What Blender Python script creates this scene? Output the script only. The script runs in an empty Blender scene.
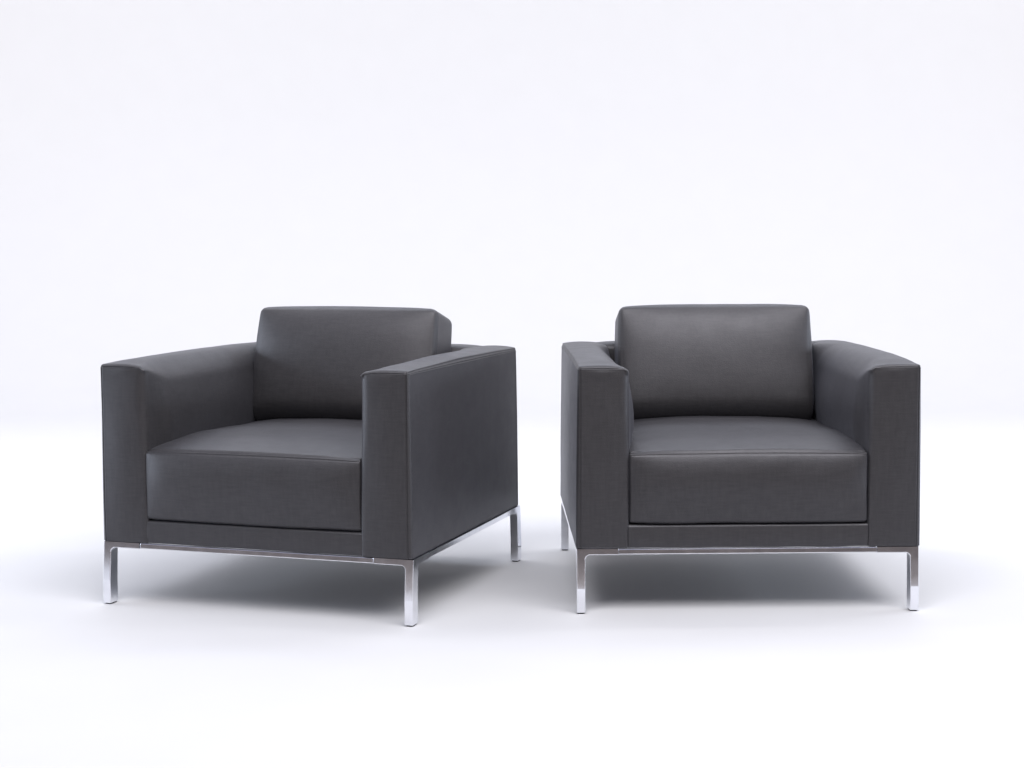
import bpy, bmesh, math
from mathutils import Vector, Matrix, noise

scene = bpy.context.scene
COL = scene.collection
PI = math.pi

# ------------------------------------------------------------------ dimensions (metres)
W, D = 0.806, 0.79            # width, depth of the frame
HF, HA = 0.153, 0.581        # top of metal frame, top of arm seam
TA = 0.1238                  # arm thickness
HW = W / 2


def clamp(a, lo=0.0, hi=1.0):
    return max(lo, min(hi, a))


def smooth(a):
    a = clamp(a)
    return a * a * (3 - 2 * a)


# ------------------------------------------------------------------ materials
def new_mat(name):
    m = bpy.data.materials.new(name)
    m.use_nodes = True
    nt = m.node_tree
    return m, nt, nt.nodes['Principled BSDF']


def fabric_material():
    m, nt, b = new_mat('charcoal_upholstery')
    N, L = nt.nodes, nt.links
    tc = N.new('ShaderNodeTexCoord')
    # mottled tone, stretched along the height like the warp of the cloth
    mp = N.new('ShaderNodeMapping'); mp.inputs['Scale'].default_value = (150, 150, 22)
    L.new(tc.outputs['Object'], mp.inputs['Vector'])
    n1 = N.new('ShaderNodeTexNoise'); n1.inputs['Scale'].default_value = 1.0
    n1.inputs['Detail'].default_value = 4; n1.inputs['Roughness'].default_value = 0.6
    L.new(mp.outputs[0], n1.inputs['Vector'])
    mp2 = N.new('ShaderNodeMapping'); mp2.inputs['Scale'].default_value = (30, 30, 260)
    L.new(tc.outputs['Object'], mp2.inputs['Vector'])
    n2 = N.new('ShaderNodeTexNoise'); n2.inputs['Scale'].default_value = 1.0
    n2.inputs['Detail'].default_value = 3
    L.new(mp2.outputs[0], n2.inputs['Vector'])
    add = N.new('ShaderNodeMath'); add.operation = 'ADD'
    L.new(n1.outputs['Fac'], add.inputs[0]); L.new(n2.outputs['Fac'], add.inputs[1])
    half = N.new('ShaderNodeMath'); half.operation = 'MULTIPLY'; half.inputs[1].default_value = 0.5
    L.new(add.outputs[0], half.inputs[0])
    cr = N.new('ShaderNodeValToRGB')
    cr.color_ramp.elements[0].position = 0.36
    cr.color_ramp.elements[0].color = (0.0125, 0.0115, 0.0118, 1)
    cr.color_ramp.elements[1].position = 0.64
    cr.color_ramp.elements[1].color = (0.0218, 0.0202, 0.0206, 1)
    L.new(half.outputs[0], cr.inputs['Fac'])
    L.new(cr.outputs['Color'], b.inputs['Base Color'])
    # roughness variation
    n3 = N.new('ShaderNodeTexNoise'); n3.inputs['Scale'].default_value = 22
    n3.inputs['Detail'].default_value = 5
    L.new(tc.outputs['Object'], n3.inputs['Vector'])
    mr = N.new('ShaderNodeMapRange')
    mr.inputs['To Min'].default_value = 0.43; mr.inputs['To Max'].default_value = 0.56
    L.new(n3.outputs['Fac'], mr.inputs['Value'])
    L.new(mr.outputs[0], b.inputs['Roughness'])
    b.inputs['Specular IOR Level'].default_value = 0.68
    b.inputs['Specular Tint'].default_value = (0.93, 0.93, 1.0, 1)
    b.inputs['Sheen Weight'].default_value = 0.07
    b.inputs['Sheen Roughness'].default_value = 0.5
    b.inputs['Sheen Tint'].default_value = (0.72, 0.76, 0.95, 1)
    # fine weave + leathery grain
    w1 = N.new('ShaderNodeTexNoise'); w1.inputs['Scale'].default_value = 420
    w1.inputs['Detail'].default_value = 2
    L.new(tc.outputs['Object'], w1.inputs['Vector'])
    bp = N.new('ShaderNodeBump'); bp.inputs['Strength'].default_value = 0.55
    bp.inputs['Distance'].default_value = 0.0006
    L.new(w1.outputs['Fac'], bp.inputs['Height'])
    bp2 = N.new('ShaderNodeBump'); bp2.inputs['Strength'].default_value = 0.10
    bp2.inputs['Distance'].default_value = 0.0010
    L.new(half.outputs[0], bp2.inputs['Height'])
    L.new(bp.outputs[0], bp2.inputs['Normal'])
    L.new(bp2.outputs[0], b.inputs['Normal'])
    return m


def metal_material():
    m, nt, b = new_mat('polished_aluminium')
    N, L = nt.nodes, nt.links
    tc = N.new('ShaderNodeTexCoord')
    n = N.new('ShaderNodeTexNoise'); n.inputs['Scale'].default_value = 30
    n.inputs['Detail'].default_value = 6; n.inputs['Roughness'].default_value = 0.65
    L.new(tc.outputs['Object'], n.inputs['Vector'])
    mr = N.new('ShaderNodeMapRange')
    mr.inputs['To Min'].default_value = 0.04; mr.inputs['To Max'].default_value = 0.17
    L.new(n.outputs['Fac'], mr.inputs['Value'])
    L.new(mr.outputs[0], b.inputs['Roughness'])
    cr = N.new('ShaderNodeValToRGB')
    cr.color_ramp.elements[0].position = 0.3
    cr.color_ramp.elements[0].color = (0.76, 0.77, 0.81, 1)
    cr.color_ramp.elements[1].position = 0.6
    cr.color_ramp.elements[1].color = (0.86, 0.87, 0.91, 1)
    L.new(n.outputs['Fac'], cr.inputs['Fac'])
    L.new(cr.outputs['Color'], b.inputs['Base Color'])
    b.inputs['Metallic'].default_value = 1.0
    bp = N.new('ShaderNodeBump'); bp.inputs['Strength'].default_value = 0.02
    bp.inputs['Distance'].default_value = 0.001
    L.new(n.outputs['Fac'], bp.inputs['Height'])
    L.new(bp.outputs[0], b.inputs['Normal'])
    return m


def plain_material(name, c, rough):
    m, nt, b = new_mat(name)
    N, L = nt.nodes, nt.links
    n = N.new('ShaderNodeTexNoise'); n.inputs['Scale'].default_value = 6
    n.inputs['Detail'].default_value = 5
    tc = N.new('ShaderNodeTexCoord'); L.new(tc.outputs['Object'], n.inputs['Vector'])
    cr = N.new('ShaderNodeValToRGB')
    cr.color_ramp.elements[0].color = tuple(v * 0.97 for v in c) + (1,)
    cr.color_ramp.elements[1].color = tuple(c) + (1,)
    L.new(n.outputs['Fac'], cr.inputs['Fac'])
    L.new(cr.outputs['Color'], b.inputs['Base Color'])
    b.inputs['Roughness'].default_value = rough
    return m


FAB = fabric_material()
MET = metal_material()
RUB = plain_material('black_rubber', (0.02, 0.02, 0.022), 0.6)
PAPER = plain_material('white_paper', (0.525, 0.527, 0.540), 0.75)
CONC = plain_material('brown_floor', (0.17, 0.145, 0.13), 0.6)


# ------------------------------------------------------------------ mesh helpers
def link_mesh(name, bm, mat, parent=None, smooth_shade=True):
    me = bpy.data.meshes.new(name)
    bmesh.ops.recalc_face_normals(bm, faces=bm.faces)
    bm.to_mesh(me); bm.free()
    if smooth_shade:
        me.polygons.foreach_set('use_smooth', [True] * len(me.polygons))
    me.materials.append(mat)
    o = bpy.data.objects.new(name, me)
    COL.objects.link(o)
    if parent:
        o.parent = parent
    return o


def axis_coords(lo, hi, rl, rh, step, extra):
    pts = set()
    for k in range(7):
        a = k / 6.0
        t = math.tan(a * PI / 4)           # even spacing round the arc
        pts.add(round(lo + rl * (1 - t), 6))
        pts.add(round(hi - rh * (1 - t), 6))
    pts.add(round(lo, 6)); pts.add(round(hi, 6))
    n = max(2, int((hi - rh - lo - rl) / step))
    for k in range(n + 1):
        pts.add(round(lo + rl + (hi - rh - lo - rl) * k / n, 6))
    sm = []
    for v in extra:
        for d in (-0.0042, -0.0016, 0, 0.0016, 0.0042):
            sm.append(round(v + d, 6))
    base = [p for p in pts if all(abs(p - s) > 0.0009 for s in sm) or p in (round(lo, 6), round(hi, 6))]
    out = sorted(set(base) | set(s for s in sm if lo < s < hi))
    return out


def upholstered(name, lo, hi, rad, parent, fn=None, seams=(), step=0.012, corners=(), mat=None, depth=0.0026):
    """closed box surface with elliptical rounded edges, stitched grooves and a bulge function"""
    mat = mat or FAB
    ext = [[], [], []]
    for (ax, val, fax, fs, *_) in seams:
        ext[ax].append(val)
    C = [axis_coords(lo[a], hi[a], rad[2 * a], rad[2 * a + 1], step, ext[a]) for a in range(3)]
    bm = bmesh.new()
    V = {}
    nx, ny, nz = (len(c) for c in C)

    def vert(i, j, k):
        key = (i, j, k)
        if key in V:
            return V[key]
        idx = (i, j, k)
        p = [C[a][idx[a]] for a in range(3)]
        n = [0.0, 0.0, 0.0]; q = list(p)
        for a in range(3):
            l, h = lo[a] + rad[2 * a], hi[a] - rad[2 * a + 1]
            if p[a] < l:
                n[a] = (p[a] - l) / rad[2 * a]; q[a] = l
            elif p[a] > h:
                n[a] = (p[a] - h) / rad[2 * a + 1]; q[a] = h
        ln = math.sqrt(sum(c * c for c in n)) or 1.0
        r = [0.0] * 3
        for a in range(3):
            rr = rad[2 * a] if n[a] < 0 else rad[2 * a + 1]
            r[a] = q[a] + n[a] / ln * rr
        nn = Vector([c / ln for c in n])
        # wide soft corners: square of side R in the (a, b) plane mapped onto a quarter round
        for (a, sa, b, sb, R) in corners:
            if callable(R):
                R = R(r)
            ca = hi[a] - R if sa > 0 else lo[a] + R
            cb = hi[b] - R if sb > 0 else lo[b] + R
            da, db = (p[a] - ca) * sa, (p[b] - cb) * sb
            if da > 0 and db > 0:
                c = 3 - a - b
                hyp = math.hypot(da, db)
                rab = rad[2 * a + (1 if sa > 0 else 0)]
                nab = max(abs(n[a]), abs(n[b]))
                if nab > 0:
                    l2 = math.hypot(nab, n[c])
                    m = (R - rab) + rab * nab / l2
                    if n[c]:
                        r[c] = q[c] + n[c] / l2 * (rad[2 * c] if n[c] < 0 else rad[2 * c + 1])
                    mag = nab / l2
                    nn = Vector((0, 0, 0)); nn[c] = n[c] / l2
                    nn[a] = sa * da / hyp * mag; nn[b] = sb * db / hyp * mag
                else:
                    m = max(da, db)
                r[a] = ca + sa * m * da / hyp; r[b] = cb + sb * m * db / hyp
        # grooves
        for sm in seams:
            ax, val, fax, fs = sm[:4]
            if len(sm) > 4 and not sm[4](r):
                continue
            face = p[fax] <= lo[fax] + 1e-6 if fs < 0 else p[fax] >= hi[fax] - 1e-6
            if face and abs(p[ax] - val) < 2e-4:
                r[fax] -= fs * depth
            elif face and abs(p[ax] - val) < 0.002:
                r[fax] += fs * depth * 0.12
        P = Vector(r)
        if fn:
            P = fn(P, nn)
        V[key] = bm.verts.new(P)
        return V[key]

    def quad(a, b, c, d):
        try:
            bm.faces.new((a, b, c, d))
        except ValueError:
            pass
    for i in range(nx - 1):
        for j in range(ny - 1):
            for k in (0, nz - 1):
                quad(vert(i, j, k), vert(i + 1, j, k), vert(i + 1, j + 1, k), vert(i, j + 1, k))
        for k in range(nz - 1):
            for j in (0, ny - 1):
                quad(vert(i, j, k), vert(i + 1, j, k), vert(i + 1, j, k + 1), vert(i, j, k + 1))
    for j in range(ny - 1):
        for k in range(nz - 1):
            for i in (0, nx - 1):
                quad(vert(i, j, k), vert(i, j + 1, k), vert(i, j + 1, k + 1), vert(i, j, k + 1))
    return link_mesh(name, bm, mat, parent)


def nz(p, s, seed, amp):
    seed += SEED[0]
    return noise.noise(Vector((p.x * s + seed, p.y * s + seed * 1.7, p.z * s - seed))) * amp


# ------------------------------------------------------------------ the armchair
def prism(poly, axis, a, b):
    """poly in the plane perpendicular to axis, extruded from a to b; returns bmesh geometry list"""
    bm = bmesh.new()

    def P(u, v, w):
        return (u, w, v) if axis == 'y' else (w, u, v)
    v0 = [bm.verts.new(P(u, v, a)) for u, v in poly]
    v1 = [bm.verts.new(P(u, v, b)) for u, v in poly]
    bm.faces.new(v0); bm.faces.new(list(reversed(v1)))
    n = len(poly)
    for i in range(n):
        bm.faces.new((v0[i], v1[i], v1[(i + 1) % n], v0[(i + 1) % n]))
    bmesh.ops.recalc_face_normals(bm, faces=bm.faces)
    return bm


def bevel_where(bm, pred, w=0.0018, seg=3):
    es = [e for e in bm.edges if pred((e.verts[0].co + e.verts[1].co) / 2, e.verts[1].co - e.verts[0].co)
          and len(e.link_faces) == 2 and e.calc_face_angle(0) > 0.5]
    bmesh.ops.bevel(bm, geom=es, offset=w, segments=seg, profile=0.5, affect='EDGES')


def merge(dst, src):
    me = bpy.data.meshes.new('tmp'); src.to_mesh(me); src.free()
    dst.from_mesh(me); bpy.data.meshes.remove(me)


ZB = HF - 0.0142     # underside of the frame bar
PW, PD = 0.0205, 0.030   # leg width, depth
ARM_X, ARM_Y = 0.098, 0.098
BT = 0.013           # bar thickness
FOOT = 0.0035


def leg_mesh(parent, sx, front):
    """cast corner piece: post with two short filleted arms"""
    out = bmesh.new()
    R = 0.011
    # front-facing L (plane XZ)
    arc = [(HW - PW - R + R * math.sin(t * PI / 12), ZB - R + R * math.cos(t * PI / 12)) for t in range(7)]
    poly = [(HW, FOOT), (HW, HF), (HW - ARM_X, HF), (HW - ARM_X, ZB)] + arc + [(HW - PW, FOOT)]
    bm = prism(poly, 'y', 0.0, BT)
    bevel_where(bm, lambda m, d: m.y < 1e-4 and m.z < HF - 0.001 and m.z > FOOT + .001
                and not (abs(m.x - (HW - ARM_X)) < 1e-4) or (m.y < BT * .9 and m.x > HW - 1e-4 and abs(d.z) > .05))
    merge(out, bm)
    # rear half of the post
    bm = prism([(HW - PW, FOOT), (HW, FOOT), (HW, HF), (HW - PW, HF)], 'y', BT, PD)
    merge(out, bm)
    # side-facing L (plane YZ)
    arc = [(PD + R - R * math.sin(t * PI / 12), ZB - R + R * math.cos(t * PI / 12)) for t in range(7)]
    poly = [(PD - 0.0001, HF), (ARM_Y, HF), (ARM_Y, ZB)] + arc + [(PD - 0.0001, ZB - R)]
    bm = prism(poly, 'x', HW - BT, HW)
    merge(out, bm)
    # cuts at the bend where the raked upper leg begins
    bmesh.ops.bisect_plane(out, geom=out.verts[:] + out.edges[:] + out.faces[:], plane_co=(0, 0, 0.060), plane_no=(0, 0, 1))
    bmesh.ops.bisect_plane(out, geom=out.verts[:] + out.edges[:] + out.faces[:], plane_co=(0, 0, 0.052), plane_no=(0, 0, 1))
    for v in out.verts:
        # foot stands proud: added rake so the upper leg mirrors the dark studio
        t = clamp((HF - v.co.z) / (HF - 0.056))
        if v.co.z > ZB - 0.0005:
            t = clamp((HF - v.co.z) / (HF - 0.056))
        v.co.y -= 0.0085 * t * clamp((ARM_Y - v.co.y) / ARM_Y)
    for v in out.verts:
        if sx < 0:
            v.co.x = -v.co.x
        if not front:
            v.co.y = D - v.co.y
    bmesh.ops.recalc_face_normals(out, faces=out.faces)
    o = link_mesh('leg', out, MET, parent, smooth_shade=False)
    # black glide under the foot
    g = bmesh.new()
    n = 20
    cx, cy = sx * (HW - PW / 2), (PD / 2 - 0.0070 if front else D - PD / 2 + 0.0070)
    rings = []
    for z, s in ((0.0, 0.80), (0.0012, 0.92), (FOOT + 0.0002, 0.92)):
        ring = []
        for i in range(n):
            a = 2 * PI * i / n
            ca, sa = math.cos(a), math.sin(a)
            k = (abs(ca) ** 4 + abs(sa) ** 4) ** -0.25
            ring.append(g.verts.new((cx + ca * k * PW / 2 * s, cy + sa * k * PD / 2 * s, z)))
        rings.append(ring)
    for a, b in zip(rings, rings[1:]):
        for i in range(n):
            g.faces.new((a[i], a[(i + 1) % n], b[(i + 1) % n], b[i]))
    g.faces.new(rings[0]); g.faces.new(rings[-1])
    link_mesh('foot_glide', g, RUB, o, smooth_shade=False)
    return o


def box_bm(lo, hi, bev=0.0012):
    bm = bmesh.new()
    bmesh.ops.create_cube(bm, size=1)
    for v in bm.verts:
        v.co = Vector([(lo[a] + hi[a]) / 2 + v.co[a] * (hi[a] - lo[a]) for a in range(3)])
    if bev:
        bmesh.ops.bevel(bm, geom=bm.edges[:], offset=bev, segments=3, profile=0.5, affect='EDGES')
    return bm


def frame_mesh(parent):
    out = bmesh.new()
    r = 0.0006
    gx, gy = HW - ARM_X - 0.0006, ARM_Y + 0.0006
    for y0, y1 in ((r, BT - r), (D - BT + r, D - r)):
        merge(out, box_bm((-gx, y0, ZB + r), (gx, y1, HF - 0.0004), 0.0022))
    for x0, x1 in ((-HW + r, -HW + BT - r), (HW - BT + r, HW - r)):
        merge(out, box_bm((x0, gy, ZB + r), (x1, D - gy, HF - 0.0004)))
    for v in out.verts:          # slight rake added so the bars mirror the darker studio
        k = (HF - v.co.z) * 0.088
        if v.co.y < 0.02: v.co.y -= k
        if v.co.y > D - 0.02: v.co.y += k
    # cross bars carrying the seat platform
    merge(out, box_bm((-HW + BT, 0.26, ZB + 0.003), (HW - BT, 0.29, HF - 0.0015), 0.0008))
    merge(out, box_bm((-HW + BT, 0.50, ZB + 0.003), (HW - BT, 0.53, HF - 0.0015), 0.0008))
    return link_mesh('frame', out, MET, parent, smooth_shade=False)


SEED = [0.0]


def make_armchair(seed=0.0):
    SEED[0] = seed
    root = bpy.data.objects.new('armchair', None)
    root.empty_display_size = 0.1
    COL.objects.link(root)
    FY = 0.002                      # front plane of the upholstery
    zb = HF + 0.0004
    XO = 0.4025
    # ---- armrests
    for sx in (-1, 1):
        def fn(p, n, sx=sx):
            # p is built for the right arm (outer side +x)
            z, y, x = p.z, p.y, p.x
            tin = clamp((XO - x) / (XO - HW + TA))    # 0 outer, 1 inner
            hz = clamp((z - zb) / (HA - zb))
            if n.x > 0.5:
                x += 0.0015 * (1 - hz) - 0.003 * hz * hz + 0.0035 * math.sin(PI * hz) * math.sin(PI * clamp(y / D))
            # inner wall pillow
            if n.x < 0.3:
                b = 0.022 * math.sin(PI * clamp((z - 0.31) / (HA + 0.004 - 0.31))) ** 1.5 if z > 0.31 else 0
                x -= b * smooth((y - 0.004) / 0.10) * (0.65 + 0.35 * math.sin(PI * clamp(y / 0.6))) * clamp(-n.x)
            # padded top that rolls over into the inner wall
            if n.z > 0.05:
                z += 0.0075 * n.z * math.sin(PI * clamp(tin * .96 + .02)) ** 0.6 * (0.45 + 0.55 * smooth(y / 0.09))
                z += 0.0045 * n.z * math.sin(PI * clamp(y / D))
                z -= 0.010 * clamp((tin - 0.45) / 0.55) ** 2.2 * (1 - smooth((y - 0.56) / 0.12)) * (0.45 + 0.55 * smooth(y / 0.06)) * clamp(n.z * 1.2)
            # front face belly
            if n.y < -0.3:
                y -= 0.0060 * math.sin(PI * tin) * math.sin(PI * clamp(hz * .98 + .02)) ** .5
                # pucker under the top seam near the inner corner
                d = math.hypot((x - 0.302) / 0.014, (z - (HA - 0.010)) / 0.008)
                y += 0.0012 * math.exp(-d * d)
                d = math.hypot((x - 0.340) / 0.034, (z - (HA - 0.014)) / 0.007)
                y -= 0.0018 * math.exp(-d * d)
            q = Vector((x, y, z))
            k = 3.0 + sx
            f = 0.35 if n.x > 0.5 else 1.0
            q += n * f * (nz(p, 5, k, 0.0016) + nz(p, 14, k + 5, 0.0005))
            return Vector((q.x * sx, q.y, q.z))
        upholstered('armrest', (HW - TA, FY, zb), (XO, D - 0.001, HA),
                    (0.006, 0.009, 0.009, 0.005, 0.0012, 0.008), root, fn,
                    seams=[(0, XO - 0.0085, 1, -1), (2, HA - 0.0045, 1, -1, lambda r: r[0] > HW - TA + 0.024), (2, HA - 0.0055, 0, 1),
                           (1, D - 0.010, 0, 1)],
                    corners=[(0, -1, 1, -1, lambda r: 0.008 + 0.012 * smooth((r[2] - 0.30) / 0.22)),
                             (0, -1, 2, 1, lambda r: 0.015 + 0.030 * smooth((r[1] - 0.004) / 0.12) * (1 - smooth((r[1] - 0.58) / 0.10)) - 0.006 * smooth((r[1] - 0.58) / 0.10))], step=0.008, depth=0.0036)
    # ---- rear panel between the arms
    def fb(p, n):
        z, y, x = p.z, p.y, p.x
        if n.z > 0.2:
            z += 0.009 * (1 - clamp(abs(x) / (HW - TA + 0.040)) ** 10) * n.z * math.sin(PI * clamp((y - (D - 0.112)) / 0.110)) ** 0.6
        if n.y < -0.3:
            y -= 0.008 * math.sin(PI * clamp((z - zb) / (HA - zb)))
        q = Vector((x, y, z)) + n * nz(p, 9, 8.2, 0.0015)
        return q
    upholstered('backrest', (-(HW - TA) - 0.040, D - 0.100, zb), ((HW - TA) + 0.040, D - 0.0036, HA + 0.0040),
                (0.003, 0.003, 0.020, 0.010, 0.004, 0.013), root, fb, seams=[])
    # ---- front panel under the seat cushion
    def fp(p, n):
        z, y, x = p.z, p.y, p.x
        if n.y < -0.3:
            y -= 0.0022 * math.sin(PI * clamp((z - zb) / 0.054))
        return Vector((x, y, z)) + n * nz(p, 12, 4.4, 0.0008)
    upholstered('front_panel', (-(HW - TA) - 0.004, FY + 0.0025, zb), ((HW - TA) + 0.004, 0.60, 0.2085),
                (0.002, 0.002, 0.006, 0.006, 0.0012, 0.006), root, fp)
    # ---- seat cushion
    hx = HW - TA + 0.0015
    z0, z1 = 0.2115, 0.379
    def fs(p, n):
        z, y, x = p.z, p.y, p.x
        u = clamp(abs(x) / hx)
        top = clamp((z - (z0 + z1) / 2) / ((z1 - z0) / 2))
        if n.z > 0.05:
            z += n.z * (0.012 * (1 - math.exp(-max(y, 0) / 0.08)) + 0.004 * math.sin(PI * clamp(y / 0.5))
                        + 0.0115 * (1 - u ** 3) * smooth((y + .03) / 0.15)
                        - 0.009 * (u ** 3 - 0.35) * smooth((y - .2) / 0.3))
            z -= n.z * 0.004 * u ** 8 * (1 - smooth(y / 0.12))
            z += n.z * 0.004 * (1 - u ** 2) * (1 - smooth(y / .1))
        if n.y < -0.05:
            hz = clamp((z - z0) / (z1 - z0))
            y -= -n.y * 0.0155 * math.sin(PI * clamp(hz) ** 1.35) ** 0.75 * (1 - u ** 9)
            # slight droop of the underside and pinch at the corners
            y += 0.003 * u ** 10
        if z < z0 + 0.02 and n.y < 0:
            z -= 0.0012 * (1 - u ** 4) * (1 - top)
        q = Vector((x, y, z))
        q += n * (nz(p, 7, 1.3, 0.0022) + nz(p, 18, 6.3, 0.0009))
        # little tension creases running out of the two top front corners
        for s in (-1, 1):
            dx, dz = (s * x - hx + .01), (z - z1)
            rr = math.hypot(dx, dz)
            if n.y < -0.5 and rr < 0.06:
                a = math.atan2(-dz, -dx)
                q.y += 0.0010 * math.sin(a * 9) * math.exp(-rr / 0.02)
        return q
    upholstered('seat_cushion', (-hx, FY - 0.001, z0), (hx, 0.640, z1),
                (0.0055, 0.0055, 0.011, 0.02, 0.009, 0.010), root, fs,
                seams=[(2, z1 - 0.0050, 1, -1)], step=0.011, depth=0.0021)
    # ---- loose back cushion, reclined; built upright then turned
    cw, chh, ct = 0.2555, 0.317, 0.130
    tilt = math.radians(14)
    T = Matrix.Translation((0, 0.515, 0.389)) @ Matrix.Rotation(-tilt, 4, 'X')
    def fc(p, n):
        z, y, x = p.z, p.y, p.x
        u, v = clamp(abs(x) / cw), clamp(z / chh)
        if n.y < -0.05:
            e = (1 - u ** 3.2) * (1 - abs(2 * v - 1) ** 3.0)
            y -= 0.034 * max(e, 0) ** 0.7 * -n.y
        if n.y > 0.05:
            e = (1 - u ** 3) * (1 - abs(2 * v - 1) ** 3)
            y += 0.010 * max(e, 0) ** .8
        if n.z > 0.05:
            z += 0.0055 * (1 - u ** 4) * n.z
            z -= 0.004 * clamp(y / ct) ** 2
        if abs(n.x) > 0.3:
            x += math.copysign(0.005 * math.sin(PI * v) ** .7, x)
        q = Vector((x, y, z))
        q += n * (nz(p, 5, 9.1, 0.0016) + nz(p, 14, 2.2, 0.0005))
        return T @ q
    upholstered('back_cushion', (-cw, 0, 0), (cw, ct, chh),
                (0.010, 0.010, 0.014, 0.016, 0.012, 0.012), root, fc,
                seams=[(1, 0.0125, 0, 1), (1, 0.0125, 0, -1), (1, 0.0125, 2, 1)], step=0.009, depth=0.0024,
                corners=[(0, -1, 2, 1, 0.018), (0, 1, 2, 1, 0.018), (1, -1, 2, -1, 0.060), ])
    # ---- metal
    frame_mesh(root)
    for sx in (-1, 1):
        for fr in (True, False):
            leg_mesh(root, sx, fr)
    return root


chair_left = make_armchair()
chair_right = make_armchair(23.7)
chair_left.location = (-0.6085, 3.8147, 0); chair_left.rotation_euler = (0, 0, -0.318)
chair_right.location = (0.5526, 3.8167, 0); chair_right.rotation_euler = (0, 0, 0.017)
for ch in (chair_left, chair_right):
    ch['category'] = 'armchair'
    ch['group'] = 'pair of charcoal armchairs on the white backdrop'
chair_left['label'] = 'left charcoal upholstered armchair on chrome legs, turned to show its long outer side'
chair_right['label'] = 'right charcoal upholstered armchair on chrome legs, facing the viewer almost straight on'
for ch, dx in ((chair_left, -0.0165), (chair_right, 0.000)):
    for c in ch.children:
        if c.name.startswith('back_cushion'):
            c.location.x = dx
        if ch is chair_right:
            if c.name.startswith(('seat_cushion', 'front_panel')):
                c.location.x = 0.001
            if c.name.startswith('armrest') and c.data.vertices[0].co.x > 0:
                c.location.x = 0.003
        # the left chair's upholstery sits a few millimetres off-centre on its frame
        if ch is chair_left:
            if c.name.startswith(('seat_cushion', 'front_panel')):
                c.location.x = -0.006
            if c.name.startswith('armrest'):
                c.location.x = -0.0055 if c.data.vertices[0].co.x > 0 else -0.0025

# ------------------------------------------------------------------ the setting: a white paper sweep and the studio floor
def sweep():
    bm = bmesh.new()
    prof = [(2.60, 0.0)]
    y = 2.60
    while y < 8.0:
        y += 0.5; prof.append((min(y, 8.0), 0.0))
    R = 2.2
    for i in range(1, 25):
        a = i / 24 * PI / 2
        prof.append((8.0 + R * math.sin(a), R - R * math.cos(a)))
    for i in range(1, 9):
        prof.append((8.0 + R, R + i * 0.6))
    xs = [-12 + i for i in range(25)]
    rows = [[bm.verts.new((x, y, z)) for x in xs] for y, z in prof]
    for a, b in zip(rows, rows[1:]):
        for i in range(len(xs) - 1):
            bm.faces.new((a[i], a[i + 1], b[i + 1], b[i]))
    o = link_mesh('backdrop', bm, PAPER)
    # face up / forward
    if o.data.polygons[0].normal.z < 0:
        o.data.flip_normals()
    o['kind'] = 'structure'


def floor():
    bm = bmesh.new()
    vs = [bm.verts.new(p) for p in ((-13, -8, -0.004), (13, -8, -0.004), (13, 12, -0.004), (-13, 12, -0.004))]
    bm.faces.new(vs)
    o = link_mesh('floor', bm, CONC, smooth_shade=False)
    o['kind'] = 'structure'


sweep(); floor()

# ------------------------------------------------------------------ light
world = bpy.data.worlds.new('World'); scene.world = world
world.use_nodes = True
nt = world.node_tree; N, L = nt.nodes, nt.links
bg = N['Background']
tc = N.new('ShaderNodeTexCoord')
sep = N.new('ShaderNodeSeparateXYZ'); L.new(tc.outputs['Generated'], sep.inputs[0])
mr = N.new('ShaderNodeMapRange'); mr.interpolation_type = 'SMOOTHSTEP'
mr.inputs['From Min'].default_value = 0.12; mr.inputs['From Max'].default_value = 0.75
L.new(sep.outputs['Z'], mr.inputs['Value'])
mix = N.new('ShaderNodeMix'); mix.data_type = 'RGBA'
mix.inputs[6].default_value = (0.44, 0.37, 0.34, 1)      # studio at eye level
mix.inputs[7].default_value = (0.88, 0.90, 1.15, 1)        # bright ceiling / skylight
L.new(mr.outputs[0], mix.inputs[0])
L.new(mix.outputs[2], bg.inputs['Color'])
bg.inputs['Strength'].default_value = 0.44


def area(name, loc, target, sx, sy, power, color):
    l = bpy.data.lights.new(name, 'AREA')
    l.shape = 'RECTANGLE'; l.size = sx; l.size_y = sy; l.energy = power; l.color = color
    o = bpy.data.objects.new(name, l); COL.objects.link(o)
    o.location = loc
    d = Vector(target) - Vector(loc)
    o.rotation_euler = d.to_track_quat('-Z', 'Y').to_euler()
    return o


area('softbox', (0.6, 1.95, 3.5), (0.1, 4.4, 0.2), 5.0, 2.2, 248, (1.0, 0.98, 0.985))
area('side_softbox', (-4.2, 4.2, 0.95), (0, 4.4, 0.0), 3.0, 1.3, 92, (0.80, 0.88, 1.0))
area('side_softbox', (4.2, 4.4, 0.85), (0, 4.4, 0.0), 3.0, 1.2, 84, (0.80, 0.88, 1.0))
area('backdrop_light', (-5.0, 5.9, 4.6), (-4.5, 10.0, 1.6), 8.0, 1.0, 358, (1.0, 0.985, 0.99))
area('backdrop_light', (5.0, 5.9, 4.6), (4.5, 10.0, 1.6), 8.0, 1.0, 358, (1.0, 0.985, 0.99))
area('rear_fill_light', (0, 6.6, 3.4), (0, 4.9, 0), 4.5, 0.8, 54, (0.84, 0.90, 1.0))  # added fill lamp, lightens the floor between and behind the chairs

# ------------------------------------------------------------------ camera
cam = bpy.data.cameras.new('camera')
cam.sensor_width = 36; cam.lens = 1647.2263 * 36 / 1024
cam.clip_end = 100; cam.clip_start = 0.05
co = bpy.data.objects.new('camera', cam); COL.objects.link(co)
M = Matrix.Translation((0, 0, 0.8959)) @ Matrix.Rotation(PI / 2 - 0.0924, 4, 'X') @ Matrix.Rotation(-0.0046, 4, 'Z')
co.matrix_world = M
scene.camera = co

scene.view_settings.view_transform = 'Standard'
scene.view_settings.look = 'None'
scene.view_settings.exposure = 0
scene.render.resolution_x = 1024; scene.render.resolution_y = 768
scene.cycles.max_bounces = 8
